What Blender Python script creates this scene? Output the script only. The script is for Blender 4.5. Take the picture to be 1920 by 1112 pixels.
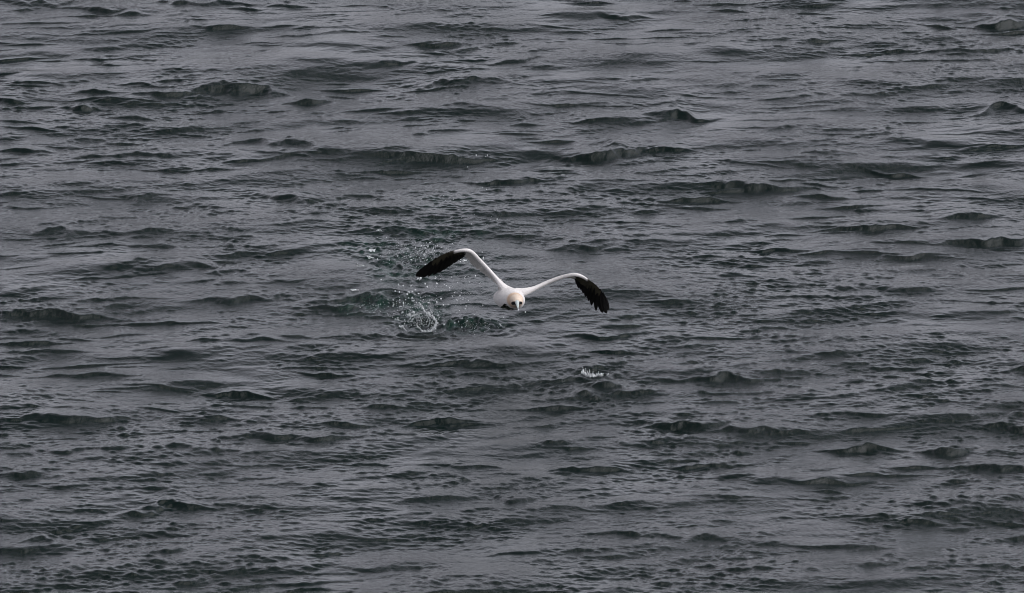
import bpy, bmesh, math, random
import numpy as np
from mathutils import Vector, Matrix

for o in list(bpy.data.objects):
    bpy.data.objects.remove(o)
scene = bpy.context.scene
COL = scene.collection
R = math.radians

# ------------------------------------------------------------------ camera
PXM = 0.0036            # metres covered by one photo pixel at the bird's distance
DIST = 60.0
DEP = R(15.0)           # the camera looks 15 degrees down from a cliff
BIRD = Vector((0.0, 0.0, 0.36))
cam_data = bpy.data.cameras.new("camera")
cam = bpy.data.objects.new("camera", cam_data)
COL.objects.link(cam)
RIGHT = Vector((1, 0, 0))
UP = Vector((0, math.sin(DEP), math.cos(DEP)))
FWD = Vector((0, math.cos(DEP), -math.sin(DEP)))
CAM = BIRD - FWD * DIST
cam.location = CAM
cam.rotation_euler = (math.pi / 2 - DEP, 0, 0)
cam_data.sensor_width = 36
cam_data.lens = 36 * DIST / (1920 * PXM)
cam_data.clip_start = 0.5
cam_data.clip_end = 12000
scene.camera = cam

# ------------------------------------------------------------------ sky, sun, exposure
SUN_EL, SUN_AZ = R(52), R(108)      # azimuth measured clockwise from +Y
world = bpy.data.worlds.new("World")
scene.world = world
world.use_nodes = True
wt = world.node_tree
wt.nodes.clear()
wo = wt.nodes.new("ShaderNodeOutputWorld")
bg = wt.nodes.new("ShaderNodeBackground")
sky = wt.nodes.new("ShaderNodeTexSky")
sky.sky_type = 'NISHITA'
sky.sun_disc = False
sky.sun_elevation = SUN_EL
sky.sun_rotation = SUN_AZ
sky.air_density = 1.0
sky.dust_density = 3.0
sky.ozone_density = 1.0
hs = wt.nodes.new("ShaderNodeHueSaturation")
hs.inputs['Saturation'].default_value = 0.10
tint = wt.nodes.new("ShaderNodeMix")
tint.data_type = 'RGBA'
tint.blend_type = 'MULTIPLY'
tint.inputs['Factor'].default_value = 1.0
tint.inputs['B'].default_value = (.95, 0.942, 1.045, 1)
wt.links.new(sky.outputs['Color'], hs.inputs['Color'])
wt.links.new(hs.outputs['Color'], tint.inputs['A'])
# overcast: the cloud deck is darker overhead than toward the horizon
wtc = wt.nodes.new("ShaderNodeTexCoord")
wsx = wt.nodes.new("ShaderNodeSeparateXYZ")
wmr = wt.nodes.new("ShaderNodeMapRange")
wmr.inputs['From Min'].default_value = 0.0; wmr.inputs['From Max'].default_value = 1.0
wmr.inputs['To Min'].default_value = 1.12; wmr.inputs['To Max'].default_value = .24
deck = wt.nodes.new("ShaderNodeMix")
deck.data_type = 'RGBA'; deck.blend_type = 'MULTIPLY'; deck.inputs['Factor'].default_value = 1.0
wt.links.new(wtc.outputs['Generated'], wsx.inputs['Vector'])
wt.links.new(wsx.outputs['Z'], wmr.inputs['Value'])
wt.links.new(tint.outputs['Result'], deck.inputs['A'])
wt.links.new(wmr.outputs['Result'], deck.inputs['B'])
wt.links.new(deck.outputs['Result'], bg.inputs['Color'])
bg.inputs['Strength'].default_value = 0.15
wt.links.new(bg.outputs['Background'], wo.inputs['Surface'])

sun_data = bpy.data.lights.new("sun", 'SUN')
sun_data.energy = 1.0
sun_data.angle = R(85)
sun_data.color = (1.0, 0.98, 0.955)
sun = bpy.data.objects.new("sun", sun_data)
COL.objects.link(sun)
sdir = Vector((math.sin(SUN_AZ) * math.cos(SUN_EL), math.cos(SUN_AZ) * math.cos(SUN_EL), math.sin(SUN_EL)))
sun.rotation_euler = sdir.to_track_quat('Z', 'Y').to_euler()
sun.location = sdir * 30

scene.view_settings.view_transform = 'Standard'
scene.view_settings.look = 'None'
scene.view_settings.exposure = 0.71
scene.view_settings.gamma = 1.0
scene.render.engine = 'CYCLES'
scene.cycles.filter_width = 1.0


# ------------------------------------------------------------------ helpers
def ray(px, py):
    return (FWD * DIST + RIGHT * ((px - 960) * PXM) + UP * (-(py - 556) * PXM)).normalized()


def on_water(px, py, z=0.0):
    d = ray(px, py)
    return CAM + d * ((z - CAM.z) / d.z)


def at_depth(px, py, y):
    d = ray(px, py)
    return CAM + d * ((y - CAM.y) / d.y)


def L(px, py, w):
    """a place on the bird: measured across, up and behind, in units of PXM"""
    return BIRD + RIGHT * ((px - 960) * PXM) - UP * ((py - 556) * PXM) + FWD * (w * PXM)


def tag(o, label=None, cat=None, group=None, kind=None):
    if label: o['label'] = label
    if cat: o['category'] = cat
    if group: o['group'] = group
    if kind: o['kind'] = kind
    return o


def link_mesh(name, me, mat, parent=None):
    o = bpy.data.objects.new(name, me)
    COL.objects.link(o)
    if mat is not None:
        me.materials.append(mat)
    if parent is not None:
        o.parent = parent
    return o


def to_obj(name, bm, mat, parent=None, smooth=True, origin=None):
    me = bpy.data.meshes.new(name)
    if origin is not None:
        bmesh.ops.translate(bm, verts=bm.verts, vec=-Vector(origin))
    bmesh.ops.recalc_face_normals(bm, faces=bm.faces)
    bm.to_mesh(me)
    bm.free()
    for p in me.polygons:
        p.use_smooth = smooth
    o = link_mesh(name, me, mat, parent)
    if origin is not None:
        o.location = origin
    return o


def new_mat(name):
    m = bpy.data.materials.new(name)
    m.use_nodes = True
    nt = m.node_tree
    return m, nt, nt.nodes['Principled BSDF']


# ------------------------------------------------------------------ the sea
# hand-read steep wavelets of the photograph: centre x, mid y, half width, height of the dark face (photo pixels), slant
CRESTS = [
 (70,12,55,20,0),(195,22,42,13,.1),(238,30,30,12,.2),(375,12,85,14,0),(420,57,40,15,0),(455,20,30,10,0),(535,14,40,8,.1),
 (235,52,70,10,-.1),(560,70,50,8,0),(628,70,48,11,-.05),(700,70,40,8,0),(720,124,55,14,-.05),(810,85,40,10,0),(955,122,50,12,0),
 (1010,130,36,10,0),(885,162,72,22,0),(195,174,42,10,0),(300,176,62,12,-.05),(445,175,78,25,0),(570,187,30,10,0),(25,186,25,8,0),
 (152,203,18,10,0),(240,221,42,9,0),(710,203,42,9,0),(870,210,52,15,.1),(1160,35,42,12,0),(1270,58,40,8,-.1),(1195,157,28,12,0),
 (1275,225,50,20,0),(1455,244,50,10,0),(1525,78,30,10,0),(1640,198,42,7,0),(1575,182,40,10,-.05),(1550,292,32,10,0),(1150,290,62,22,-.1),(1250,280,40,8,0),
 (600,285,118,27,0),(775,295,105,13,.02),(250,297,80,14,-.1),(40,283,42,10,0),(30,228,25,8,.1),(1880,42,40,16,-.2),(1830,97,70,10,-.05),
 (1885,215,62,18,-.15),(1725,152,30,10,0),(1410,355,90,20,0),(1310,370,60,10,0),(1540,365,42,9,0),(540,378,42,17,.1),(580,405,32,10,0),
 (265,372,42,11,0),(900,407,60,12,-.05),(120,450,62,20,.12),(195,440,32,10,.1),(290,465,50,14,.1),(60,392,42,9,0),(370,502,52,14,-.05),
 (450,562,75,16,-.1),(540,533,50,8,0),(80,585,85,12,.08),(620,578,60,10,-.05),(1640,550,82,21,0),(1810,412,52,17,0),(1650,427,72,11,-.08),
 (1855,455,90,18,-.08),(1720,475,55,7,-.08),(1090,465,50,14,0),(1200,453,50,9,0),(1470,468,50,8,0),(880,683,82,13,-.05),(1120,632,70,12,-.08),
 (1160,660,42,8,0),(1500,635,60,8,0),(1600,642,60,8,0),(1300,800,80,20,0),(1400,808,62,13,.12),(1350,712,85,12,0),(1630,838,62,11,0),(1770,848,40,16,0),
 (1880,880,62,15,0),(1910,803,30,11,0),(520,825,88,15,0),(615,828,48,15,0),(120,847,42,13,0),(215,848,46,13,0),(350,853,52,20,0),(50,895,26,10,0),
 (300,918,62,11,-.05),(262,968,42,13,-.15),(318,962,66,18,.06),(150,965,48,10,-.08),(465,952,48,11,0),(640,982,60,11,0),(965,945,32,18,.1),(1045,955,50,9,.1),
 (1345,1013,55,18,.02),(1245,1005,50,16,0),(1150,1000,62,9,0),(1560,1027,85,10,0),(55,1022,50,13,0),(190,1010,42,7,0),(500,1058,45,18,-.05),
 (410,1042,60,10,-.1),(560,1097,42,11,0),(290,1080,62,13,0),(740,1068,60,16,0),(90,790,82,16,0),(830,787,60,9,0),(650,795,45,9,0),
 (1665,1045,20,8,0),(1780,945,60,10,0),(1730,975,42,8,0),(1850,1062,42,9,0),(1660,1098,82,13,-.08),(1430,1072,52,8,0),
 (1870,728,62,9,0),(1620,778,70,8,0),(730,437,42,14,0),(700,562,62,18,.15),(880,610,62,18,0),(1060,712,60,7,0),
 (1060,760,60,7,0),(945,340,60,12,0),(750,210,40,7,0),(690,1010,60,7,0),(960,1040,60,8,0),(1120,1085,60,8,0),
 (330,655,60,8,0),(180,700,70,9,.05),(500,640,60,9,0),(60,640,50,8,0),(450,730,60,8,0),(720,760,50,8,0),(880,870,70,8,.05),(1100,880,70,9,0),
 (1250,560,40,7,0),(1330,480,50,7,0),(1300,635,60,8,0),(1460,560,50,6,0),(1850,590,50,8,0),(1700,690,60,7,0),(1520,900,60,8,0),(1350,930,50,8,0),
]


def interp_tile(F, T, X, Y):
    n, m = F.shape
    fx = (X / T * m) % m
    fy = (Y / T * n) % n
    ix = np.floor(fx).astype(np.int64); iy = np.floor(fy).astype(np.int64)
    tx = fx - ix; ty = fy - iy
    ix %= m; iy %= n
    jx = (ix + 1) % m; jy = (iy + 1) % n
    return ((F[iy, ix] * (1 - tx) + F[iy, jx] * tx) * (1 - ty) + (F[jy, ix] * (1 - tx) + F[jy, jx] * tx) * ty)


def wave_tile(rng, N, T, amp_of_k, spread, wind):
    """height and both horizontal shifts of a wind sea on a repeating tile"""
    k1 = np.fft.fftfreq(N, T / N) * 2 * np.pi
    KX, KY = np.meshgrid(k1, k1)
    K = np.hypot(KX, KY); K[0, 0] = 1
    A = amp_of_k(K)
    cosang = (KX * math.cos(wind) + KY * math.sin(wind)) / K
    A = A * (np.abs(cosang) ** spread + 0.04)
    A[0, 0] = 0
    H = A * (rng.standard_normal((N, N)) + 1j * rng.standard_normal((N, N)))
    h = np.fft.ifft2(H)
    dx = np.fft.ifft2(-1j * KX / K * H)
    dy = np.fft.ifft2(-1j * KY / K * H)
    s = 1.0 / h.real.std()
    return h.real * s, dx.real * s, dy.real * s


def smooth_noise(rng, N, T, wl_x, wl_y):
    k1 = np.fft.fftfreq(N, T / N)
    KX, KY = np.meshgrid(k1, k1)
    H = np.exp(-((KX * wl_x) ** 2 + (KY * wl_y) ** 2)) * np.fft.fft2(rng.standard_normal((N, N)))
    h = np.fft.ifft2(H).real
    return (h - h.mean()) / h.std()


def build_sea():
    rng = np.random.default_rng(11)
    x0, x1, dx = -5.0, 5.0, 0.0095
    y0, y1, dy = -7.6, 12.6, 0.0115

    def axis(a, b, d):
        core = np.arange(a, b + d * 0.5, d)
        st, out = d, []
        v = core[-1]
        while v < 9000:
            st *= 1.13
            v = v + st
            out.append(v)
        st, inn = d, []
        v = core[0]
        while v > -9000:
            st *= 1.13
            v = v - st
            inn.append(v)
        c = np.concatenate([np.array(inn[::-1]), core, np.array(out)])
        return c
    xs, ys = axis(x0, x1, dx), axis(y0, y1, dy)
    X, Y = np.meshgrid(xs, ys)
    # local spacing decides which wavelengths the sheet can still carry
    sp = np.maximum(np.gradient(xs)[None, :], np.gradient(ys)[:, None])

    def keep(wl):
        return np.clip((wl / sp - 1.8) / 1.5, 0, 1)

    def band(lo, hi, p):
        klo, khi = 2 * np.pi / hi, 2 * np.pi / lo
        return lambda K: K ** (-p) * np.exp(-(klo / K) ** 4) * np.exp(-(K / khi) ** 2)

    wind = R(-90 + 9)
    N = 2048
    Z = np.zeros_like(X); ZF = np.zeros_like(X); DX = np.zeros_like(X); DY = np.zeros_like(X)
    # gust patches: rough and slick areas
    gust = interp_tile(smooth_noise(rng, 512, 24.0, 1.5, 2.2), 24.0, X + 3, Y + 1)
    gust2 = interp_tile(smooth_noise(rng, 512, 9.7, .35, .7), 9.7, X + 3, Y + 1)
    rough = np.clip(0.85 + 0.32 * gust + 0.34 * gust2, 0.15, 1.7)
    # calmer to the far right, rougher on the near side
    rough *= np.clip(0.93 - 0.025 * Y, 0.62, 1.1)
    for (lo, hi, p, spread, T, amp, chop, lean, wl, r, wnd) in [
            (0.9, 2.6, 2.2, 2.2, 23.7, 0.0125, 1.0, .022, 1.2, 0, wind + R(14)),
            (0.30, 1.0, 2.2, 2.6, 17.3, 0.0056, 1.0, .026, .45, 0, wind - R(12)),
            (0.10, 0.34, 2.2, 2.6, 11.9, 0.0025, 1.0, .020, .16, 1, wind + R(10)),
            (0.035, 0.11, 2.0, 1.2, 7.9, 0.00130, .5, .01, .05, 2, wind - R(25))]:
        n = N if T > 5 else 1024
        h, hx, hy = wave_tile(rng, n, T, band(lo, hi, p), spread, wnd)
        w = amp * keep(wl)
        if r == 1: w = w * np.sqrt(rough)
        if r == 2: w = w * rough
        a = interp_tile(h, T, X + 31, Y + 17)
        if wl < 1: a = (np.exp(.35 * np.minimum(a, 3.2)) - 1.063) / .35      # peaked crests, flat troughs
        if wl >= .45: Z += w * a
        else: ZF += w * a
        DX += chop * w * interp_tile(hx, T, X + 31, Y + 17) * .8
        DY += chop * w * interp_tile(hy, T, X + 31, Y + 17) - lean * wl * keep(wl) * a
        del h, hx, hy, a
    # slow swell
    Z += 0.03 * np.sin(Y * 0.9 + 0.35 * X + 0.8 * np.sin(X * .21)) * keep(7) * .6

    # the steep wavelets, each at its own place on the sea
    warp = interp_tile(smooth_noise(rng, 512, 13.0, .26, .7), 13.0, X, Y)
    warp2 = interp_tile(smooth_noise(rng, 1024, 6.1, .07, .35), 6.1, X, Y)
    rr = random.Random(4)
    S = np.zeros_like(Z)
    # crests may steepen but never fold over
    XD = np.maximum.accumulate(X + DX - .3 * X, axis=1) + .3 * X
    YD = np.maximum.accumulate(Y + DY - .7 * Y, axis=0) + .7 * Y
    small = []
    for k in range(1200):
        # lesser wavelets strewn over the whole near sea
        p = Vector((rr.uniform(-5.4, 5.4), rr.uniform(-7.5, 12.5), 0))
        hh = rr.choice([1.5, 2, 2.5, 3, 3, 4, 4, 5, 6]) * rr.uniform(.8, 1.15)
        small.append((p, rr.uniform(7, 20) * hh * rr.uniform(.7, 1.0), hh, rr.gauss(-.01, .09)))
    todo = [(on_water(cx, cy - hh * .5, .02), hw, hh, sl, .62) for (cx, cy, hw, hh, sl) in CRESTS] + [q + (.58,) for q in small]
    todo += [(on_water(a, b - h * .5, .02), w_, h, .03, 1.0) for (a, b, w_, h) in [(1135, 727, 24, 12), (1100, 737, 16, 7), (1118, 741, 8, 4)]]
    for (c, hw, hh, sl, hk) in todo:
        sc = (c - CAM).length / DIST
        a = hw * PXM * sc
        he = hh if hh < 13 else 13 + (hh - 13) * .4
        H = he * PXM * sc * hk
        Lf = hh * PXM * sc * hk / math.tan(R(32))
        if hk > .9: Lf *= .62
        i0, i1 = np.searchsorted(xs, [c.x - 2.2 * a, c.x + 2.2 * a])
        j0, j1 = np.searchsorted(ys, [c.y - 7 * Lf - .3, c.y + 9 * Lf + .5])
        if i1 <= i0 or j1 <= j0: continue
        xx = XD[j0:j1, i0:i1] - c.x
        yy = YD[j0:j1, i0:i1] - c.y
        wv = warp[j0:j1, i0:i1]; wv2 = warp2[j0:j1, i0:i1]
        sk = rr.uniform(-.25, .25) * a
        u = (xx - sk) / a
        env = np.exp(-np.abs(u * .95) ** 1.9) * (1 + 0.05 * wv2 + .09 * wv)
        yc = -.5 * sl * xx / math.sin(DEP) + wv * Lf * .7 + wv2 * Lf * .10 + (u ** 2) * Lf * rr.uniform(-.4, .8)
        t = yy - yc
        # crest shape: cosine-shaped steep face, long back, shallow trough in front
        Le = 1.7 * Lf * np.sqrt(np.clip(env, 0.15, 1.5))
        front = np.where(t < 0, np.where(t > -Le, 0.3 * (0.5 + 0.5 * np.cos(np.pi * np.clip(-t / Le, 0, 1))) + .7 * (1 - np.sin(.5 * np.pi * np.clip(-t / Le, 0, 1))), 0.0), 0)
        trough = -0.10 * np.exp(-((t + Le * 1.5) / (Le * .8)) ** 2)
        back = np.where(t >= 0, np.exp(-(t / (Lf * 3.6)) ** 1.25), 0)
        S[j0:j1, i0:i1] = np.maximum(S[j0:j1, i0:i1], H * env * np.maximum(front, back)) + H * env * trough
    Z = Z * (1 - 0.75 * np.clip(S / 0.03, 0, 1)) + S + ZF

    # water churned by the bird's take-off
    churn = np.zeros_like(Z)
    for (cx, cy, rx, ry, g) in [(760, 500, 75, 38, .9), (700, 470, 70, 26, .7), (790, 585, 60, 34, 1.0), (700, 575, 60, 20, .9),
                                (885, 612, 70, 14, .9), (830, 440, 90, 30, .5), (900, 520, 70, 60, .35), (840, 380, 80, 30, .35)]:
        c = on_water(cx, cy)
        ax = rx * PXM; ay = ry * PXM / math.sin(DEP)
        churn = np.maximum(churn, g * np.exp(-(((X - c.x) / ax) ** 2 + ((Y - c.y) / ay) ** 2) ** 1.3))
    core = churn > 0.01
    cn = interp_tile(smooth_noise(rng, 1024, 8.3, .035, .06), 8.3, X, Y)
    cn2 = interp_tile(smooth_noise(rng, 1024, 8.3, .10, .16), 8.3, X, Y)
    Z += np.where(core, churn * (0.0045 * cn + 0.0070 * cn2), 0)
    # rings where drops and the lifted foot touch down
    for (cx, cy, r0, amp) in [(1112, 706, .10, .006), (790, 620, .16, .009), (930, 625, .06, .004), (735, 560, .08, .005)]:
        c = on_water(cx, cy)
        d = np.hypot(X - c.x, (Y - c.y))
        Z += np.where(d < .8, amp * np.cos((d - r0) * 2 * np.pi / .085) * np.exp(-((d - r0) / .13) ** 2), 0)

    V = np.stack([XD, YD, Z], -1).reshape(-1, 3).astype(np.float32)
    ny, nx = X.shape
    idx = np.arange(nx * ny).reshape(ny, nx)
    F = np.stack([idx[:-1, :-1], idx[:-1, 1:], idx[1:, 1:], idx[1:, :-1]], -1).reshape(-1, 4)
    me = bpy.data.meshes.new("sea")
    me.vertices.add(len(V)); me.vertices.foreach_set("co", V.ravel())
    me.loops.add(F.size); me.loops.foreach_set("vertex_index", F.ravel().astype(np.int32))
    me.polygons.add(len(F))
    me.polygons.foreach_set("loop_start", np.arange(0, F.size, 4, dtype=np.int32))
    me.polygons.foreach_set("use_smooth", np.ones(len(F), dtype=bool))
    at = me.attributes.new("churn", 'FLOAT', 'POINT')
    at.data.foreach_set("value", churn.ravel().astype(np.float32))
    me.update(calc_edges=True)
    return me, (xs, ys, Z)


def water_material():
    m, nt, b = new_mat("sea_water")
    N = nt.nodes
    lk = nt.links.new
    geo = N.new("ShaderNodeNewGeometry")
    at = N.new("ShaderNodeAttribute"); at.attribute_name = "churn"

    def noise(scale_vec, scale, detail, rough, dist=0.0):
        mp = N.new("ShaderNodeMapping"); mp.inputs['Scale'].default_value = scale_vec
        mp.inputs['Rotation'].default_value = (0, 0, R(6))
        t = N.new("ShaderNodeTexNoise")
        t.inputs['Scale'].default_value = scale; t.inputs['Detail'].default_value = detail
        t.inputs['Roughness'].default_value = rough; t.inputs['Distortion'].default_value = dist
        lk(geo.outputs['Position'], mp.inputs['Vector']); lk(mp.outputs['Vector'], t.inputs['Vector'])
        return t.outputs['Fac']
    n1 = noise((1.0, .55, 1), 26, 4, .6, .5)
    n2 = noise((1.0, .6, 1), 75, 3, .65, .3)
    patch = noise((.5, .35, 1), 1.6, 3, .55)
    mr = N.new("ShaderNodeMapRange")
    mr.inputs['From Min'].default_value = .35; mr.inputs['From Max'].default_value = .68
    mr.inputs['To Min'].default_value = .25; mr.inputs['To Max'].default_value = 1.3
    lk(patch, mr.inputs['Value'])
    b1 = N.new("ShaderNodeBump"); b1.inputs['Distance'].default_value = .012
    b2 = N.new("ShaderNodeBump"); b2.inputs['Distance'].default_value = .004
    lk(n1, b1.inputs['Height']); lk(n2, b2.inputs['Height'])
    lk(mr.outputs['Result'], b1.inputs['Strength']); lk(mr.outputs['Result'], b2.inputs['Strength'])
    lk(b1.outputs['Normal'], b2.inputs['Normal'])
    lk(b2.outputs['Normal'], b.inputs['Normal'])
    # bubbles stirred into the water make it paler and greener
    mix = N.new("ShaderNodeMix"); mix.data_type = 'RGBA'
    mix.inputs['A'].default_value = (.0014, .0068, .0056, 1)
    mix.inputs['B'].default_value = (.005, .030, .020, 1)
    nb = noise((1, .5, 1), 9, 4, .6, 1.0)
    mul = N.new("ShaderNodeMath"); mul.operation = 'MULTIPLY'
    cr = N.new("ShaderNodeMapRange"); cr.inputs['From Min'].default_value = .4; cr.inputs['From Max'].default_value = .65
    lk(nb, cr.inputs['Value']); lk(cr.outputs['Result'], mul.inputs[0]); lk(at.outputs['Fac'], mul.inputs[1])
    lk(mul.outputs['Value'], mix.inputs['Factor'])
    lk(mix.outputs['Result'], b.inputs['Base Color'])
    b.inputs['Roughness'].default_value = .06
    b.inputs['IOR'].default_value = 1.333
    return m


sea_me, SEA = build_sea()
sea = link_mesh("sea", sea_me, water_material())
tag(sea, kind='structure')


def sea_z(x, y):
    xs, ys, Z = SEA
    i = min(max(int(np.searchsorted(xs, x)), 0), len(xs) - 1)
    j = min(max(int(np.searchsorted(ys, y)), 0), len(ys) - 1)
    return float(Z[j, i])


# ------------------------------------------------------------------ the gannet
def catmull(pts, n):
    out = []
    P = [Vector(p) if not isinstance(p, Vector) else p for p in pts]
    m = len(P)
    for i in range(m - 1):
        a = P[max(i - 1, 0)]; b = P[i]; c = P[i + 1]; d = P[min(i + 2, m - 1)]
        for k in range(n):
            t = k / n
            out.append(0.5 * ((2 * b) + (c - a) * t + (2 * a - 5 * b + 4 * c - d) * t * t + (3 * b - a - 3 * c + d) * t ** 3))
    out.append(P[-1])
    return out


def loft(bm, rings):
    rows = [[bm.verts.new(p) for p in r] for r in rings]
    n = len(rows[0])
    for a, b in zip(rows, rows[1:]):
        for i in range(n):
            bm.faces.new((a[i], a[(i + 1) % n], b[(i + 1) % n], b[i]))
    bm.faces.new(rows[0][::-1]); bm.faces.new(rows[-1])


# torso spine, tail to bill root: px, py, depth, half width, half height
TORSO = [(936, 556, 112, 7, 3.5), (938, 557, 92, 12, 8), (942, 559, 68, 17.5, 15), (949.5, 560, 40, 22, 20), (955.5, 560.5, 8, 25, 21.5),
         (960, 561.5, -16, 24.5, 20.6), (963, 563, -36, 20.5, 17.5), (965.5, 562.8, -54, 16, 14.5), (967, 562.5, -70, 13.6, 12.8),
         (968.2, 563.2, -84, 12.4, 11.6), (969, 564.6, -95, 9.6, 9), (969.6, 566.2, -103, 5.4, 5.2)]
# wings, shoulder to past the wrist: px, py of the bone, depth, thickness radius, chord offset (dx, dy, dw)
WING_A = [(955, 547, 4, 9.5, (-6, 4, 30)), (943, 538, 4, 7.6, (-4, 4, 44)), (930, 521.5, 10, 4.6, (-4, 6, 48)), (914, 503, 12, 4.1, (-8, 9, 46)),
          (898, 486, 4, 3.9, (-9, 12, 42)), (885, 473, -12, 3.8, (-6, 12, 36)), (874, 469, -22, 3.6, (-3, 9, 30)),
          (858, 470.5, -20, 2.7, (0, 9, 22)), (842, 474.5, -8, 1.6, (2, 10, 18))]
WING_B = [(968, 549, 4, 9.5, (6, 4, 30)), (985, 547, 4, 7.8, (4, 3, 44)), (1004, 540, 8, 4.9, (3, 2.5, 48)), (1026, 530, 10, 4.4, (2, 2, 46)),
          (1048, 521.5, 2, 4.0, (0, 2, 42)), (1066, 516.5, -12, 3.8, (-2, 4, 36)), (1079, 515, -20, 3.6, (-3, 7, 30)),
          (1091, 518, -18, 2.9, (-4, 8, 22)), (1105, 526, -8, 1.6, (-4, 9, 18))]


def torso_rings():
    rows = []
    P = catmull([Vector((a, b, c)) for a, b, c, _, _ in TORSO], 5)
    Q = catmull([Vector((d, e, 0)) for _, _, _, d, e in TORSO], 5)
    for p, q in zip(P, Q):
        # the bird is banked: its left-hand shoulder in the picture stands higher
        bank = R(12)
        r = []
        for i in range(28):
            t = 2 * math.pi * i / 28
            x, y = q.x * math.cos(t), q.y * math.sin(t)
            r.append(L(p.x + x * math.cos(bank) - y * math.sin(bank), p.y + x * math.sin(bank) + y * math.cos(bank), p.z))
        rows.append(r)
    return rows


def wing_rings(W):
    P = catmull([Vector((a, b, c)) for a, b, c, _, _ in W], 5)
    T = catmull([Vector((d, 0, 0)) for _, _, _, d, _ in W], 5)
    C = catmull([Vector(e) for *_, e in W], 5)
    rows = []
    for k, (p, t, c) in enumerate(zip(P, T, C)):
        tan = (P[min(k + 1, len(P) - 1)] - P[max(k - 1, 0)]).normalized()
        ch = c - tan * c.dot(tan)
        L0 = ch.length
        chn = ch.normalized()
        nor = tan.cross(chn).normalized()
        # airfoil: round leading edge, thin trailing edge
        prof = []
        fr = [0, .04, .12, .25, .42, .5]
        th = [0.0, .62, .95, .78, .42, .22]
        r = t.x
        up = [(-r * .9 + L0 * f * 1.0 + (r * .0), r * h) for f, h in zip(fr, th)]
        lo = [(a, -b) for a, b in up[1:]][::-1]
        for a, b in up + lo:
            q = p + chn * a + nor * b
            prof.append(L(q.x, q.y, q.z))
        rows.append(prof)
    return rows


def feather(bm, base, tip, side, nor, w0, bend=0.0, n=9, thick=.0012, sharp=.55):
    """one blade with a raised shaft and a rounded-pointed end"""
    ax = tip - base
    rows = []
    for i in range(n + 1):
        t = i / n
        if t < .55: w = w0 * (.45 + .55 * math.sin(math.pi * .5 * t / .55))
        else: w = w0 * max(0.02, (1 - ((t - .55) / .45) ** 2.2)) ** sharp
        c = base + ax * t + nor * (bend * math.sin(math.pi * t)) 
        rows.append([bm.verts.new(c - side * w * .42), bm.verts.new(c + nor * thick), bm.verts.new(c + side * w * .58), bm.verts.new(c - nor * thick)])
    for a, b in zip(rows, rows[1:]):
        for k in range(4):
            bm.faces.new((a[k], a[(k + 1) % 4], b[(k + 1) % 4], b[k]))
    bm.faces.new(rows[0][::-1]); bm.faces.new(rows[-1])


def plumage_material():
    m, nt, b = new_mat("plumage")
    N = nt.nodes; lk = nt.links.new
    at = N.new("ShaderNodeAttribute"); at.attribute_name = "pigment"
    geo = N.new("ShaderNodeNewGeometry")
    nz = N.new("ShaderNodeTexNoise"); nz.inputs['Scale'].default_value = 90; nz.inputs['Detail'].default_value = 4
    mp = N.new("ShaderNodeMapping"); mp.inputs['Scale'].default_value = (1, .35, 1)
    lk(geo.outputs['Position'], mp.inputs['Vector']); lk(mp.outputs['Vector'], nz.inputs['Vector'])
    mr = N.new("ShaderNodeMapRange"); mr.inputs['To Min'].default_value = .78; mr.inputs['To Max'].default_value = 1.1
    lk(nz.outputs['Fac'], mr.inputs['Value'])
    mx = N.new("ShaderNodeMix"); mx.data_type = 'RGBA'; mx.blend_type = 'MULTIPLY'; mx.inputs['Factor'].default_value = 1
    lk(at.outputs['Color'], mx.inputs['A']); lk(mr.outputs['Result'], mx.inputs['B'])
    lk(mx.outputs['Result'], b.inputs['Base Color'])
    bp = N.new("ShaderNodeBump"); bp.inputs['Distance'].default_value = .004; bp.inputs['Strength'].default_value = .5
    lk(nz.outputs['Fac'], bp.inputs['Height']); lk(bp.outputs['Normal'], b.inputs['Normal'])
    b.inputs['Roughness'].default_value = .8
    b.inputs['Specular IOR Level'].default_value = .25
    return m


def simple(name, col, rough=.6, spec=.3, noise_amt=0.0, scale=60):
    m, nt, b = new_mat(name)
    b.inputs['Roughness'].default_value = rough
    b.inputs['Specular IOR Level'].default_value = spec
    N = nt.nodes; lk = nt.links.new
    geo = N.new("ShaderNodeNewGeometry")
    nz = N.new("ShaderNodeTexNoise"); nz.inputs['Scale'].default_value = scale; nz.inputs['Detail'].default_value = 3
    lk(geo.outputs['Position'], nz.inputs['Vector'])
    mx = N.new("ShaderNodeMix"); mx.data_type = 'RGBA'
    mx.inputs['A'].default_value = tuple(c * (1 - noise_amt) for c in col) + (1,)
    mx.inputs['B'].default_value = tuple(min(1, c * (1 + noise_amt)) for c in col) + (1,)
    lk(nz.outputs['Fac'], mx.inputs['Factor']); lk(mx.outputs['Result'], b.inputs['Base Color'])
    return m


M_plum = plumage_material()
M_white = simple("white_feather", (.72, .69, .66), .8, .2, .06)
M_black = simple("black_feather", (.0075, .007, .0068), .75, .12, .4)
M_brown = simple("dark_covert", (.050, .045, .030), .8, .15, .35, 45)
M_bill = simple("bill_horn", (.52, .58, .56), .35, .4, .06)
M_bare = simple("bare_black_skin", (.010, .010, .012), .5, .3, .1)
M_foot = simple("foot_skin", (.014, .020, .010), .5, .3, .4, 120)
M_eye = simple("eye", (.30, .42, .46), .08, .6, .05)


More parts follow.
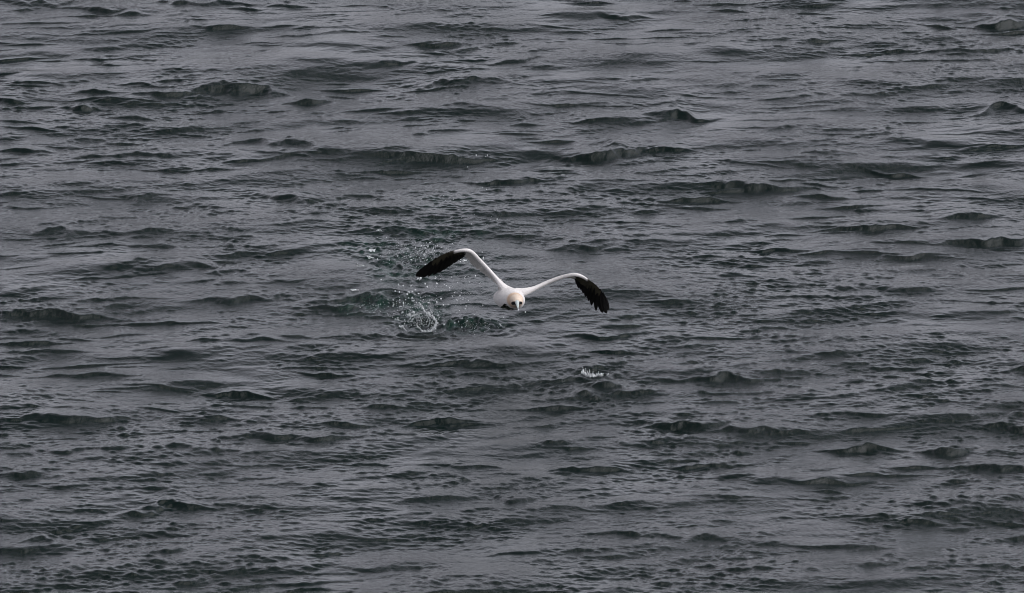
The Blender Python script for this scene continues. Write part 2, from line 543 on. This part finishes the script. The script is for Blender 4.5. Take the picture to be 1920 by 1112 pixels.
def build_gannet():
    root = bpy.data.objects.new("gannet", None)
    COL.objects.link(root)
    root.location = BIRD
    root.empty_display_size = .1
    tag(root, "white seabird with buff head and black wingtips flying low over the sea toward the viewer", "seabird")

    # body: torso, neck, head and both wing arms grown into one skin
    bm = bmesh.new()
    loft(bm, torso_rings())
    loft(bm, wing_rings(WING_A))
    loft(bm, wing_rings(WING_B))
    bmesh.ops.recalc_face_normals(bm, faces=bm.faces)
    me = bpy.data.meshes.new("body")
    bm.to_mesh(me); bm.free()
    tmp = bpy.data.objects.new("body", me)
    COL.objects.link(tmp)
    rm = tmp.modifiers.new("r", 'REMESH'); rm.mode = 'VOXEL'; rm.voxel_size = .0034
    sm = tmp.modifiers.new("s", 'SMOOTH'); sm.factor = .5; sm.iterations = 5
    dg = bpy.context.evaluated_depsgraph_get()
    me2 = bpy.data.meshes.new_from_object(tmp.evaluated_get(dg))
    bpy.data.objects.remove(tmp)
    me2.name = "body"
    n = len(me2.vertices)
    co = np.empty(n * 3, dtype=np.float32); me2.vertices.foreach_get("co", co)
    co = co.reshape(-1, 3).astype(np.float64) - np.array(BIRD)
    u = co @ np.array(RIGHT) / PXM + 960
    v = 556 - co @ np.array(UP) / PXM
    w = co @ np.array(FWD) / PXM
    rs = np.random.default_rng(3)
    white = np.array([.80, .77, .745]); buff = np.array([.74, .47, .26]); pale = np.array([.78, .66, .54]); black = np.array([.012, .011, .012])
    colr = np.tile(white, (n, 1))
    # buff hood: strongest on the crown rim and nape, paler on the forehead
    d = np.sqrt(((u - 968) / 1.0) ** 2 + ((v - 563) / 1.0) ** 2)
    hood = np.clip((-w - 50) / 12, 0, 1) * np.clip((25 - d) / 8, 0, 1) * (np.abs(u - 968) < 30)
    colr = colr * (1 - hood[:, None] * .7) + buff * hood[:, None] * .7
    fore = np.clip((-w - 76) / 12, 0, 1) * hood
    colr = colr * (1 - fore[:, None] * .85) + pale * fore[:, None] * .85
    # black lores round the bill root, running back to the eyes, and the gular stripe
    e1 = ((u - 962.4) / 3.9) ** 2 + ((v - 568.6) / 3.3) ** 2
    e2 = ((u - 976.4) / 2.7) ** 2 + ((v - 568.2) / 2.9) ** 2
    lore = ((np.minimum(e1, e2) < 1) | ((w < -99) & (v > 565.3))) & (w < -80)
    colr[lore] = black
    # wing past the wrist: leading coverts turn sooty
    sA = np.clip((853 - u) / 3, 0, 1); sB = np.clip((u - 1100) / 3, 0, 1)
    s = np.maximum(sA, sB)[:, None]
    colr = colr * (1 - s) + np.array([.045, .038, .026]) * s
    ca = me2.color_attributes.new("pigment", 'FLOAT_COLOR', 'POINT')
    ca.data.foreach_set("color", np.concatenate([colr, np.ones((n, 1))], 1).ravel().astype(np.float32))
    me2.vertices.foreach_set("co", co.astype(np.float32).ravel())
    for p in me2.polygons: p.use_smooth = True
    me2.materials.clear()
    body = link_mesh("body", me2, M_plum, root)

    def child(name, bm, mat, smooth=True):
        bmesh.ops.translate(bm, verts=bm.verts, vec=-BIRD)
        return to_obj(name, bm, mat, root, smooth)

    # bill: stout cone, upper mandible slightly hooked
    bm = bmesh.new()
    rows = []
    path = [Vector((969.3, 565.2, -98)), Vector((969.7, 568, -106)), Vector((970.2, 571.5, -114)), Vector((970.7, 575, -122)), Vector((971.0, 578.6, -129))]
    rad = [(4.4, 4.3), (3.7, 3.7), (2.8, 3.0), (1.9, 2.1), (.6, .7)]
    P = catmull(path, 4); Q = catmull([Vector((a, b, 0)) for a, b in rad], 4)
    for p, q in zip(P, Q):
        rows.append([L(p.x + q.x * math.cos(t), p.y + q.y * math.sin(t) * .9, p.z + q.y * math.sin(t) * .45) for t in [2 * math.pi * i / 16 for i in range(16)]])
    loft(bm, rows)
    child("bill", bm, M_bill)
    # dark seam of the gape on both sides
    for (ex, ey, ew) in ((962.0, 567.0, -90.0), (976.6, 567.4, -89.0)):
        bm = bmesh.new()
        bmesh.ops.create_uvsphere(bm, u_segments=14, v_segments=10, radius=1.35 * PXM)
        bmesh.ops.translate(bm, verts=bm.verts, vec=L(ex, ey, ew))
        child("eye", bm, M_eye)

    def fan(Wc, n, tips, name, mat, width, depth_tip, k0, k1, bend, label=None):
        pts = catmull([Vector((a, b, c)) for a, b, c, _, _ in Wc], 8)
        bm = bmesh.new()
        Tp = catmull([Vector(t) for t in tips], 6)
        m = n
        for i in range(m):
            f = i / (m - 1)
            bi = k0 + (k1 - k0) * f
            q = pts[min(int(bi * (len(pts) - 1)), len(pts) - 1)]
            t = Tp[int(round(f * (len(Tp) - 1)))]
            base = L(q.x, q.y + 1.0, q.z + 4 + i * .25)
            tip = L(t.x, t.y, t.z)
            ax = (tip - base).normalized()
            nxt = Tp[min(int(round(f * (len(Tp) - 1))) + 2, len(Tp) - 1)] - Tp[max(int(round(f * (len(Tp) - 1))) - 2, 0)]
            sd = RIGHT * nxt.x - UP * nxt.y + FWD * nxt.z
            side = (sd - ax * sd.dot(ax)).normalized()
            nor = ax.cross(side).normalized()
            feather(bm, base, tip, side, nor, width * PXM, bend * PXM, thick=.0010)
        o = child(name, bm, mat, False)
        if label: o['label'] = label
        return o

    # primaries: tips outermost first, wrist last
    tipsA = [(779.5, 518.5, 62), (785, 520, 62), (792, 520.5, 60), (802, 519, 56), (812, 516, 52), (822, 512, 47), (832, 506.5, 42), (842, 500, 37),
             (852, 493.5, 32), (861, 487.5, 26), (868, 483, 20), (873, 477.5, 14)]
    tipsB = [(1142, 581.5, 62), (1138, 588, 62), (1130, 587, 60), (1118, 583.5, 58), (1109, 573, 54), (1103.5, 564.5, 50), (1098, 557, 45), (1093, 550, 40),
             (1089, 543.5, 34), (1084.5, 540.5, 28), (1080, 532, 22), (1077.5, 524, 14)]

    def hand(Wc, tips, lead, counts):
        """black primaries plus the dusky underwing coverts over their roots"""
        lead = catmull([Vector(p) for p in lead], 8)
        bm = bmesh.new()
        n = len(tips)
        for i, tp in enumerate(tips):
            f = i / (n - 1)
            q = lead[int(round((1 - f) ** 1.0 * (len(lead) - 1) * (.97 if i else .99)))]
            # outer primaries root well back along the hand
            root_f = counts[i]
            q = lead[int(root_f * (len(lead) - 1))]
            base = Vector((q.x, q.y, q.z + 2 + .5 * i)); tip = Vector(tp)
            Bp, Tp_ = L(*base), L(*tip)
            ax = (Tp_ - Bp).normalized()
            a = Vector(tips[max(i - 1, 0)]); c = Vector(tips[min(i + 1, n - 1)])
            dd = c - a
            sd = RIGHT * dd.x - UP * dd.y + FWD * dd.z * .3
            side = (sd - ax * sd.dot(ax)).normalized()
            nor = ax.cross(side).normalized()
            feather(bm, Bp, Tp_, side, nor, (13.5 if i > 3 else (10 if i == 3 else 13)) * PXM, 1.5 * PXM, n=12, thick=.0012, sharp=.7)
        # leading vane: the outermost primary lies along the leading edge
        pr = []
        for k, q in enumerate(lead):
            f = k / (len(lead) - 1)
            wd = 5.5 * (1 - f) + 3.0 * f
            if f > .9: wd *= (1 - f) / .1 + .05
            nq = lead[min(k + 1, len(lead) - 1)] - lead[max(k - 1, 0)]
            t2 = Vector((nq.x, nq.y, 0)).normalized()
            inn = Vector((-t2.y, t2.x, 0))
            if inn.y < 0: inn = -inn
            pr.append([L(*(q + Vector((0, 0, .6)))), L(*(q + inn * wd + Vector((0, 0, 5)))), L(*(q + inn * wd + Vector((0, 0, 5.8)))), L(*(q + Vector((0, 0, 1.6))))])
        loft(bm, pr)
        return child("primary_feathers", bm, M_black, False)

    leadA = [(876, 468, -18), (862, 468.6, -17), (850, 470.2, -12), (839, 473.5, -4), (823, 481, 10), (808, 491.5, 26), (795, 503, 42), (786, 512, 54), (780, 518, 62)]
    leadB = [(1078, 514.5, -18), (1090, 517, -17), (1102, 523.5, -10), (1112, 530, 0), (1122, 539, 14), (1130.5, 550, 28), (1136.5, 562, 42), (1140.5, 573, 54), (1142, 581, 62)]
    counts = [.70, .62, .54, .46, .38, .31, .25, .20, .15, .10, .06, .03]
    hand(WING_A, tipsA, leadA, counts)
    hand(WING_B, tipsB, leadB, counts)

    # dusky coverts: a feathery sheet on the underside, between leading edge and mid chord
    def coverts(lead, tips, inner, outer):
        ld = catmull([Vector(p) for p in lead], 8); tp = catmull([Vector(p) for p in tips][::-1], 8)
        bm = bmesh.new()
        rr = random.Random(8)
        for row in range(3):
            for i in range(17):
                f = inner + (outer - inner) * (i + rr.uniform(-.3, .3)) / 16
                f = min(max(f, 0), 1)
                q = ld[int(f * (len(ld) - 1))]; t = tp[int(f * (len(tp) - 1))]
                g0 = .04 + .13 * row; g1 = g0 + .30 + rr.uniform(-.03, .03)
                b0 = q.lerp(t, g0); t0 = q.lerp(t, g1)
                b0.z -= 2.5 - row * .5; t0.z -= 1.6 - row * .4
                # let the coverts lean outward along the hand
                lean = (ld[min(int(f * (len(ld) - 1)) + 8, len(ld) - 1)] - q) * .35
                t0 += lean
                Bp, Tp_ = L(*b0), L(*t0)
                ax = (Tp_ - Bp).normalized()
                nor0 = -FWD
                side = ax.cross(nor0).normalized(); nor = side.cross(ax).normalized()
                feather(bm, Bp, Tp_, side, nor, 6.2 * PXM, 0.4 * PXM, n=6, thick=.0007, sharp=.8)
        return child("underwing_coverts", bm, M_brown, False)
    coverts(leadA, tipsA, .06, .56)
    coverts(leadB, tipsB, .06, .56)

    # secondaries: white blades trailing behind the arm
    def secondaries(Wc, n):
        P = catmull([Vector((a, b, c)) for a, b, c, _, _ in Wc[1:7]], 8)
        C = catmull([Vector(e) for *_, e in Wc[1:7]], 8)
        bm = bmesh.new()
        for i in range(n):
            f = i / (n - 1)
            k = int(f * (len(P) - 1))
            p, c = P[k], C[k]
            base = p + c * .25; tip = p + c * (1.12 + .05 * math.sin(i * 2.1))
            Bp, Tp_ = L(*base), L(*tip)
            ax = (Tp_ - Bp).normalized()
            tan = P[min(k + 1, len(P) - 1)] - P[max(k - 1, 0)]
            sd = RIGHT * tan.x - UP * tan.y + FWD * tan.z
            side = (sd - ax * sd.dot(ax)).normalized(); nor = ax.cross(side).normalized()
            feather(bm, Bp, Tp_, side, nor, 9.5 * PXM, .6 * PXM, n=7, thick=.0010, sharp=.45)
        return child("secondary_feathers", bm, M_white, False)
    secondaries(WING_A, 20)
    secondaries(WING_B, 20)

    # dark webbed feet tucked up under the belly
    for (fx, fy) in ((947.5, 573.4), (958.5, 576.0)):
        bm = bmesh.new()
        P = catmull([Vector((fx + 1, fy - 5, -12)), Vector((fx, fy - 2, -34)), Vector((fx, fy + .0, -48)), Vector((fx - .3, fy + 1.6, -36)), Vector((fx - 1, fy + 3.0, -18)), Vector((fx - 2, fy + 3.6, 0))], 5)
        Wd = catmull([Vector((2.2, 2.2, 0)), Vector((2.6, 2.4, 0)), Vector((5.0, 3.2, 0)), Vector((7.4, 2.8, 0)), Vector((8.2, 1.8, 0)), Vector((6.0, .7, 0))], 5)
        rows = []
        for p, q in zip(P, Wd):
            # three toes with webs between: the outline swells where a toe runs
            rows.append([L(p.x + q.x * math.cos(t), p.y + q.y * math.sin(t) * (1 + .35 * math.cos(6 * t)), p.z) for t in [2 * math.pi * i / 24 for i in range(24)]])
        loft(bm, rows)
        child("foot", bm, M_foot)

    # wedge tail far behind the body, and the loose scapulars by the shoulder
    bm = bmesh.new()
    for i in range(-4, 5):
        Bp = L(936.5 + i * 1.1, 556, 100); Tp_ = L(933 + i * 4.2, 556 + abs(i) * .3, 172 - abs(i) * 9)
        ax = (Tp_ - Bp).normalized(); side = (RIGHT - ax * RIGHT.dot(ax)).normalized(); nor = ax.cross(side)
        feather(bm, Bp, Tp_, side, nor, 7 * PXM, 0, n=8, thick=.001, sharp=.5)
    child("tail", bm, M_white, False)
    bm = bmesh.new()
    for (a, b, w0) in (((941, 527, 14), (937.5, 547, 44), 6), ((939, 524, 18), (934.5, 543, 52), 5), ((943, 532, 10), (939, 549, 40), 6)):
        Bp, Tp_ = L(*a), L(*b)
        ax = (Tp_ - Bp).normalized(); side = (RIGHT - ax * RIGHT.dot(ax)).normalized(); nor = ax.cross(side)
        feather(bm, Bp, Tp_, side, nor, w0 * PXM, PXM, n=8, thick=.001, sharp=.6)
    child("scapular_feathers", bm, M_white, False)
    return root


build_gannet()


# ------------------------------------------------------------------ splashes, foam and drops
def foam_material():
    m, nt, b = new_mat("aerated_water")
    N = nt.nodes; lk = nt.links.new
    geo = N.new("ShaderNodeNewGeometry")
    nz = N.new("ShaderNodeTexNoise"); nz.inputs['Scale'].default_value = 130; nz.inputs['Detail'].default_value = 3
    lk(geo.outputs['Position'], nz.inputs['Vector'])
    cr = N.new("ShaderNodeMix"); cr.data_type = 'RGBA'
    cr.inputs['A'].default_value = (.50, .54, .54, 1); cr.inputs['B'].default_value = (.84, .85, .85, 1)
    lk(nz.outputs['Fac'], cr.inputs['Factor']); lk(cr.outputs['Result'], b.inputs['Base Color'])
    b.inputs['Roughness'].default_value = .15
    b.inputs['IOR'].default_value = 1.333
    b.inputs['Transmission Weight'].default_value = .12
    return m


M_foam = foam_material()
RN = random.Random(21)


def blob(bm, c, r, sq=(1, 1, 1), seg=2):
    ret = bmesh.ops.create_icosphere(bm, subdivisions=seg, radius=1.0)
    a = RN.uniform(0, 6.28)
    k = (RN.uniform(.75, 1.25), RN.uniform(.75, 1.25), RN.uniform(.8, 1.3))
    ph = [RN.uniform(0, 6.28) for _ in range(3)]
    for v in ret['verts']:
        d = 1 + .12 * math.sin(3 * v.co.x + ph[0]) + .12 * math.sin(3.3 * v.co.y + ph[1]) + .1 * math.sin(3.1 * v.co.z + ph[2])
        p = Vector((v.co.x * k[0] * sq[0], v.co.y * k[1] * sq[1], v.co.z * k[2] * sq[2])) * (r * d)
        v.co = c + Matrix.Rotation(a, 3, 'Z') @ p


def strand(bm, pts, r0, r1, jit=.3, seg=7, scatter=.9):
    """a torn thread of water: a broken core with beads thrown off around it"""
    P = catmull(pts, 8)
    n = len(P)
    rows = []
    for i, p in enumerate(P):
        f = i / (n - 1)
        r = (r0 * (1 - f) + r1 * f) * (.2 + .2 * abs(math.sin(i * .8)))
        tan = (P[min(i + 1, n - 1)] - P[max(i - 1, 0)]).normalized()
        a = tan.orthogonal().normalized(); b = tan.cross(a)
        rows.append([p + (a * math.cos(t) + b * math.sin(t)) * r for t in [6.28318 * k / 6 for k in range(6)]])
    loft(bm, rows)
    for i, p in enumerate(P):
        f = i / (n - 1)
        r = r0 * (1 - f) + r1 * f
        g = .5 + .5 * math.sin(i * .9 + r0 * 4000) * math.sin(i * .37 + 1)
        if RN.random() < .25 + .75 * g:
            blob(bm, p + Vector((RN.gauss(0, r * .35), RN.gauss(0, r * .3), RN.gauss(0, r * .35))), r * RN.uniform(.45, 1.0) * (.7 + .5 * g), (1, .7, RN.uniform(.8, 1.5)), 2)
        for q in range(2):
            if RN.random() < .7:
                blob(bm, p + Vector((RN.gauss(0, r * 1.6), RN.gauss(0, r), RN.gauss(0, r * 1.6))) * scatter, r * RN.uniform(.15, .42), seg=1)


# main splash: a torn water crown thrown up where the bird's feet last struck
YS = on_water(800, 622).y


def holder(name, loc):
    o = bpy.data.objects.new(name, None)
    COL.objects.link(o)
    o.location = loc
    o.empty_display_size = .05
    return o


def part_of(name, bm, root):
    bmesh.ops.translate(bm, verts=bm.verts, vec=-Vector(root.location))
    return to_obj(name, bm, M_foam, root)


O1 = Vector((on_water(800, 620).x, YS, 0.0))
SP1 = holder('water_splash', O1)
arcs = [
 ([(786, 567), (789, 573), (792, 578), (799, 587), (806, 590), (812, 595), (817.5, 602), (817.5, 609), (812, 617)], 1.1, 2.6),
 ([(812, 617), (806, 621), (800, 622), (792, 620), (785, 614), (782, 610)], 2.3, 1.1),
 ([(764, 591), (771, 593), (777, 591), (783, 589), (792, 588)], 1.7, .8),
 ([(806, 578), (809, 586), (813, 596), (809, 606)], .8, 1.2),
 ([(799, 587), (803, 596), (806, 604), (803, 612)], .8, .9),
 ([(752, 612), (757, 615), (762, 621)], 1.9, .8),
 ([(745, 628), (750, 622), (757, 624)], .7, .6),
 ([(771, 603), (776, 597), (778, 590), (775, 584)], 1.0, .6),
 ([(795, 612), (790, 603), (788, 594)], .9, .5),
 ([(740, 598), (748, 600), (754, 603)], 1.2, .8)]
for pts, r0, r1 in arcs:
    bm = bmesh.new()
    strand(bm, [at_depth(a, b, YS + RN.uniform(-.03, .06)) for a, b in pts], r0 * PXM, r1 * PXM, .35)
    part_of('water_strand', bm, SP1)
for (a, b, r) in [(775, 586, 3.2), (778, 590, 2.6), (769, 589, 2.4), (754, 586, 2.2), (768, 597, 1.8), (773, 600, 1.4), (786, 601, 1.3), (816, 610, 3.4),
                  (819, 606, 2.2), (814, 615, 2.8), (808, 621, 2.4), (793, 579, 2.2), (788, 572, 1.8), (803, 591, 2.2), (806, 593, 1.8), (751, 612, 2.8), (755, 612, 2.2),
                  (765, 602, 1.5), (745, 596, 1.2), (759, 600, 1.5), (832, 609, 2.3), (823, 595, 1.7), (821, 592, 1.6), (738, 571, 1.6), (737, 574, 1.6),
                  (749, 575, 1.6), (736, 595, 1.2), (800, 590, 1.4), (796, 584, 1.5), (782, 588, 1.8)]:
    bm = bmesh.new()
    yc = YS + RN.uniform(-.03, .05)
    for q in range(6):
        blob(bm, at_depth(a + RN.gauss(0, r * .42), b + RN.gauss(0, r * .3), yc + RN.uniform(-.4, .4) * r * PXM), r * PXM * RN.uniform(.3, .55), seg=2)
    part_of('foam_clot', bm, SP1)
tag(SP1, "torn curl of white splashing water rising behind the bird below its drooping left wing", "splash")

# second splash: a low spiky rim in front of the bird
YB = on_water(1112, 706).y
SP2 = holder('water_splash', Vector((on_water(1112, 706).x, YB, 0)))
bm = bmesh.new()
base = [(1091.7, 698.7), (1098.5, 703), (1106.5, 706), (1114.6, 706.3), (1122.7, 705), (1129, 704)]
strand(bm, [at_depth(a, b - .8, YB + .02 * math.sin(i * 2)) for i, (a, b) in enumerate(base)], 2.2 * PXM, 2.1 * PXM, .3)
for k in range(60):
    f = RN.random()
    i = min(int(f * 5), 4); g = f * 5 - i
    x = base[i][0] * (1 - g) + base[i + 1][0] * g; y = base[i][1] * (1 - g) + base[i + 1][1] * g
    blob(bm, at_depth(x, y - 1.6 - RN.gauss(.4, 1.5), YB + RN.uniform(-.006, .008)), RN.uniform(.4, 1.5) * PXM)
part_of('splash_rim', bm, SP2)
for (x, y, tx, ty) in [(1096, 700, 1092.5, 689), (1098, 702, 1098, 691), (1104, 704, 1101.5, 696), (1106, 705, 1105, 693.5), (1111, 706, 1112, 697.5),
                       (1119, 706, 1118, 700), (1121, 705, 1122, 697), (1138, 704, 1141, 701)]:
    bm = bmesh.new()
    strand(bm, [at_depth(x, y, YB), at_depth((x + tx) / 2 + RN.uniform(-.6, .6), (y + ty) / 2, YB + .01), at_depth(tx, ty, YB + .02)], 1.0 * PXM, .45 * PXM, .3, 6)
    blob(bm, at_depth(tx, ty - .2, YB + .02), .62 * PXM)
    part_of('water_spike', bm, SP2)
tag(SP2, "small low rim of white spikes splashing up on open water below the right wing", "splash")


# flecks of foam lying on the churned water
def fleck(px, py, hw, hh, label):
    c = on_water(px, py)
    c.z = sea_z(c.x, c.y)
    bm = bmesh.new()
    for k in range(16):
        a = RN.gauss(0, .45); b = RN.gauss(0, .4)
        x = c.x + a * hw * PXM; y = c.y + b * hh * PXM / math.sin(DEP)
        blob(bm, Vector((x, y, sea_z(x, y) + .002)), hh * PXM * RN.uniform(.3, .6), (1.9, 1.4, .55))
    tag(to_obj("foam_patch", bm, M_foam, origin=c), label, "foam", "foam flecks left on the churned water")


fleck(697, 473, 7, 3.0, "round white foam fleck on churned water left of the black left wingtip, highest of three")
fleck(677, 503, 10, 1.6, "long thin streak of foam farthest left on the churned water")
fleck(711, 437, 6, 1.3, "tiny foam fleck beside a dark wavelet up and left of the raised wing")
fleck(694, 489, 6, 2.0, "broken foam fleck between the round fleck and the long thin streak")
fleck(663, 548, 6, 1.8, "foam cap on the dark crest left of the main splash")
fleck(871, 489, 7, 2.0, "faint foam fleck just under the bend of the left wing")

# drops: big enough to count, each its own object; a few shared shapes
drop_meshes = []
for k in range(6):
    bm = bmesh.new()
    blob(bm, Vector((0, 0, 0)), 1.0, (1, 1, RN.uniform(.9, 1.5)), 2)
    if k % 2:
        blob(bm, Vector((RN.uniform(-.5, .5), 0, RN.uniform(.7, 1.1))), .55, seg=2)
    me = bpy.data.meshes.new("water_drop")
    bm.to_mesh(me); bm.free()
    for p in me.polygons: p.use_smooth = True
    me.materials.append(M_foam)
    drop_meshes.append(me)


def drop(px, py, y, r, label, group):
    p = at_depth(px, py, y)
    z = sea_z(p.x, p.y)
    if p.z < z + .01:
        p = on_water(px, py, .03)
    o = bpy.data.objects.new("water_drop", RN.choice(drop_meshes))
    COL.objects.link(o)
    o.location = p
    s = r * PXM
    o.scale = (s, s, s)
    o.rotation_euler = (RN.uniform(-.5, .5), RN.uniform(-.5, .5), RN.uniform(0, 6))
    tag(o, label, "water drop", group)


tag_drop = [
 # (label, group, list of (px,py,r))
 ("white drop of water in the spray hanging over the main splash", "drops over the main splash",
  [(747, 534.5, 1.5), (756, 535.5, 1.5), (770, 536.5, 1.4), (797, 532.5, 1.5), (819, 532, 1.8), (801, 538, 1.3), (741, 546, 1.4), (748.5, 548, 1.6), (766.5, 548, 1.8),
   (763, 552, 1.9), (773, 547.5, 1.5), (779, 544, 1.7), (778, 552.5, 1.3), (785, 551, 1.5), (772.5, 559, 1.5), (766.5, 559, 1.3), (774, 564, 1.4), (760.5, 562, 1.1),
   (756.5, 568.5, 1.6), (749.5, 562.5, 1.2), (727.5, 561, 1.1), (826, 560.5, 1.4), (819, 567, 1.3), (803, 568, 1.5), (806, 568, 1.2), (856.5, 563.5, 1.4), (794, 562.5, 1.1),
   (842.5, 540, 1.7), (852.5, 548.5, 1.1), (827, 546, 1.2), (833, 534, 1.1), (868, 562, 1.0), (840, 571, 1.1), (831, 572, 1.0), (824.5, 584.5, 1.1), (856.5, 586, 1.2),
   (861, 582.5, 1.1), (871.5, 580, 1.1), (848, 556, .9), (737, 562, 1.0)]),
 ("white drop of water falling between the splash and the bird's breast", "drops between splash and breast",
  [(862, 555, 1.5), (878, 563.5, 1.1), (874, 574.5, 1.7), (872, 580, 1.3), (905, 573, 1.4), (856, 563, 1.3), (827, 561, 1.4), (865, 549.5, 1.2), (852, 549, 1.2), (944, 595, 1.3),
   (876, 602, 1.2), (866, 614, 1.4), (937, 608, 1.2), (939, 610, 1.0), (852.5, 606, 1.2), (860, 603, .9), (866, 597, 1.0), (889, 590, .9), (900, 566, .9), (911, 560, .8), (920, 600, .9)]),
 ("white drop of water caught in the air under the arm of the left wing", "drops under the left wing",
  [(872, 518.5, 1.1), (891, 517.5, 1.3), (877, 486, 1.0), (906, 484, 1.5), (904, 473, 1.0), (871, 522, 1.2), (863, 491, 1.5), (868, 490, 1.1), (850, 491, 1.2), (815.5, 522.5, 1.3),
   (817, 520, 1.1), (783, 523, 1.8), (788, 522, 1.8), (787, 524, 1.2), (798, 533, 1.3), (837, 536, 1.2), (880, 529, .9), (858, 530, .9), (846, 520, .9), (900, 530, .8)]),
 ("white speck of water spray beside the leading edge of the left wingtip", "drops beside the left wingtip",
  [(799, 473, 1.2), (808, 474, 1.2), (798, 465.5, 1.4), (802, 463, 1.1), (790, 461, 1.0), (806, 455, 1.2), (812, 466, 1.1), (795, 478, 1.0), (793, 485, 1.1), (800, 488, 1.0),
   (771.5, 487.5, 1.5), (770, 477, 1.1), (769, 482, 1.0), (765, 466, 1.1), (745, 480, .9), (787, 470, 1.0), (782, 476, .9), (786, 483, .9), (792, 472, 1.0), (815, 470, .9),
   (797, 496, 1.0), (789, 491, .8), (779, 464, .9), (820, 461, .9), (827, 464, .9), (707.5, 486, 1.2), (725, 445.5, 1.0), (714.5, 524.5, 1.2), (848, 457, .8)]),
 ("lone white drop of water high up over the sea well behind the raised wings", "drops far behind the bird",
  [(893, 291, .9), (914, 291, .9), (910, 293, .7), (877, 313, .6), (912, 355, .8), (928, 394, .8), (932, 411, .9), (905, 352, .7), (850, 374, .6), (884, 420, .7)]),
]
for label, group, lst in tag_drop:
    for (a, b, r) in lst:
        y = {'drops over the main splash': YS + RN.uniform(-.15, .2), 'drops between splash and breast': YS + RN.uniform(-.25, .05),
             'drops under the left wing': RN.uniform(.3, .9), 'drops beside the left wingtip': RN.uniform(.7, 1.3), 'drops far behind the bird': RN.uniform(4.0, 4.6)}[group]
        if b < 400: y = on_water(a, b + 30).y
        drop(a, b, y, r, label, group)
drop(929, 566, .55, 2.4, "large white drop of water at the left edge of the bird's body", "")
drop(972, 581, -.43, 1.4, "white drop of water falling off the tip of the bird's bill", "")
drop(985, 585.5, -.3, 1.3, "small white drop of water just right of the bird's bill", "")

# finest spray: nobody could count it
bm = bmesh.new()
for (cx, cy, sx, sy, n, y, r0) in [(780, 580, 32, 24, 230, YS, .55), (800, 468, 34, 12, 210, 1.0, .5), (760, 485, 30, 14, 110, 1.1, .5), (860, 550, 36, 34, 110, .5, .5),
                                   (790, 605, 24, 10, 130, YS, .6), (700, 575, 30, 12, 60, YS + .2, .5), (890, 612, 34, 8, 60, YS - .2, .5), (740, 460, 30, 14, 60, 1.4, .45), (870, 400, 50, 40, 25, 3, .5)]:
    for k in range(n):
        a, b = RN.gauss(cx, sx * .6), RN.gauss(cy, sy * .6)
        p = at_depth(a, b, y + RN.uniform(-.2, .2))
        if p.z < .01: p = on_water(a, b, .02)
        blob(bm, p, PXM * r0 * RN.uniform(.5, 1.4), seg=1)
sp = to_obj("water_spray", bm, M_foam, origin=O1 + Vector((0, 0, .3)))
tag(sp, "fine white spray hanging in the air behind and left of the bird", "spray", kind='stuff')
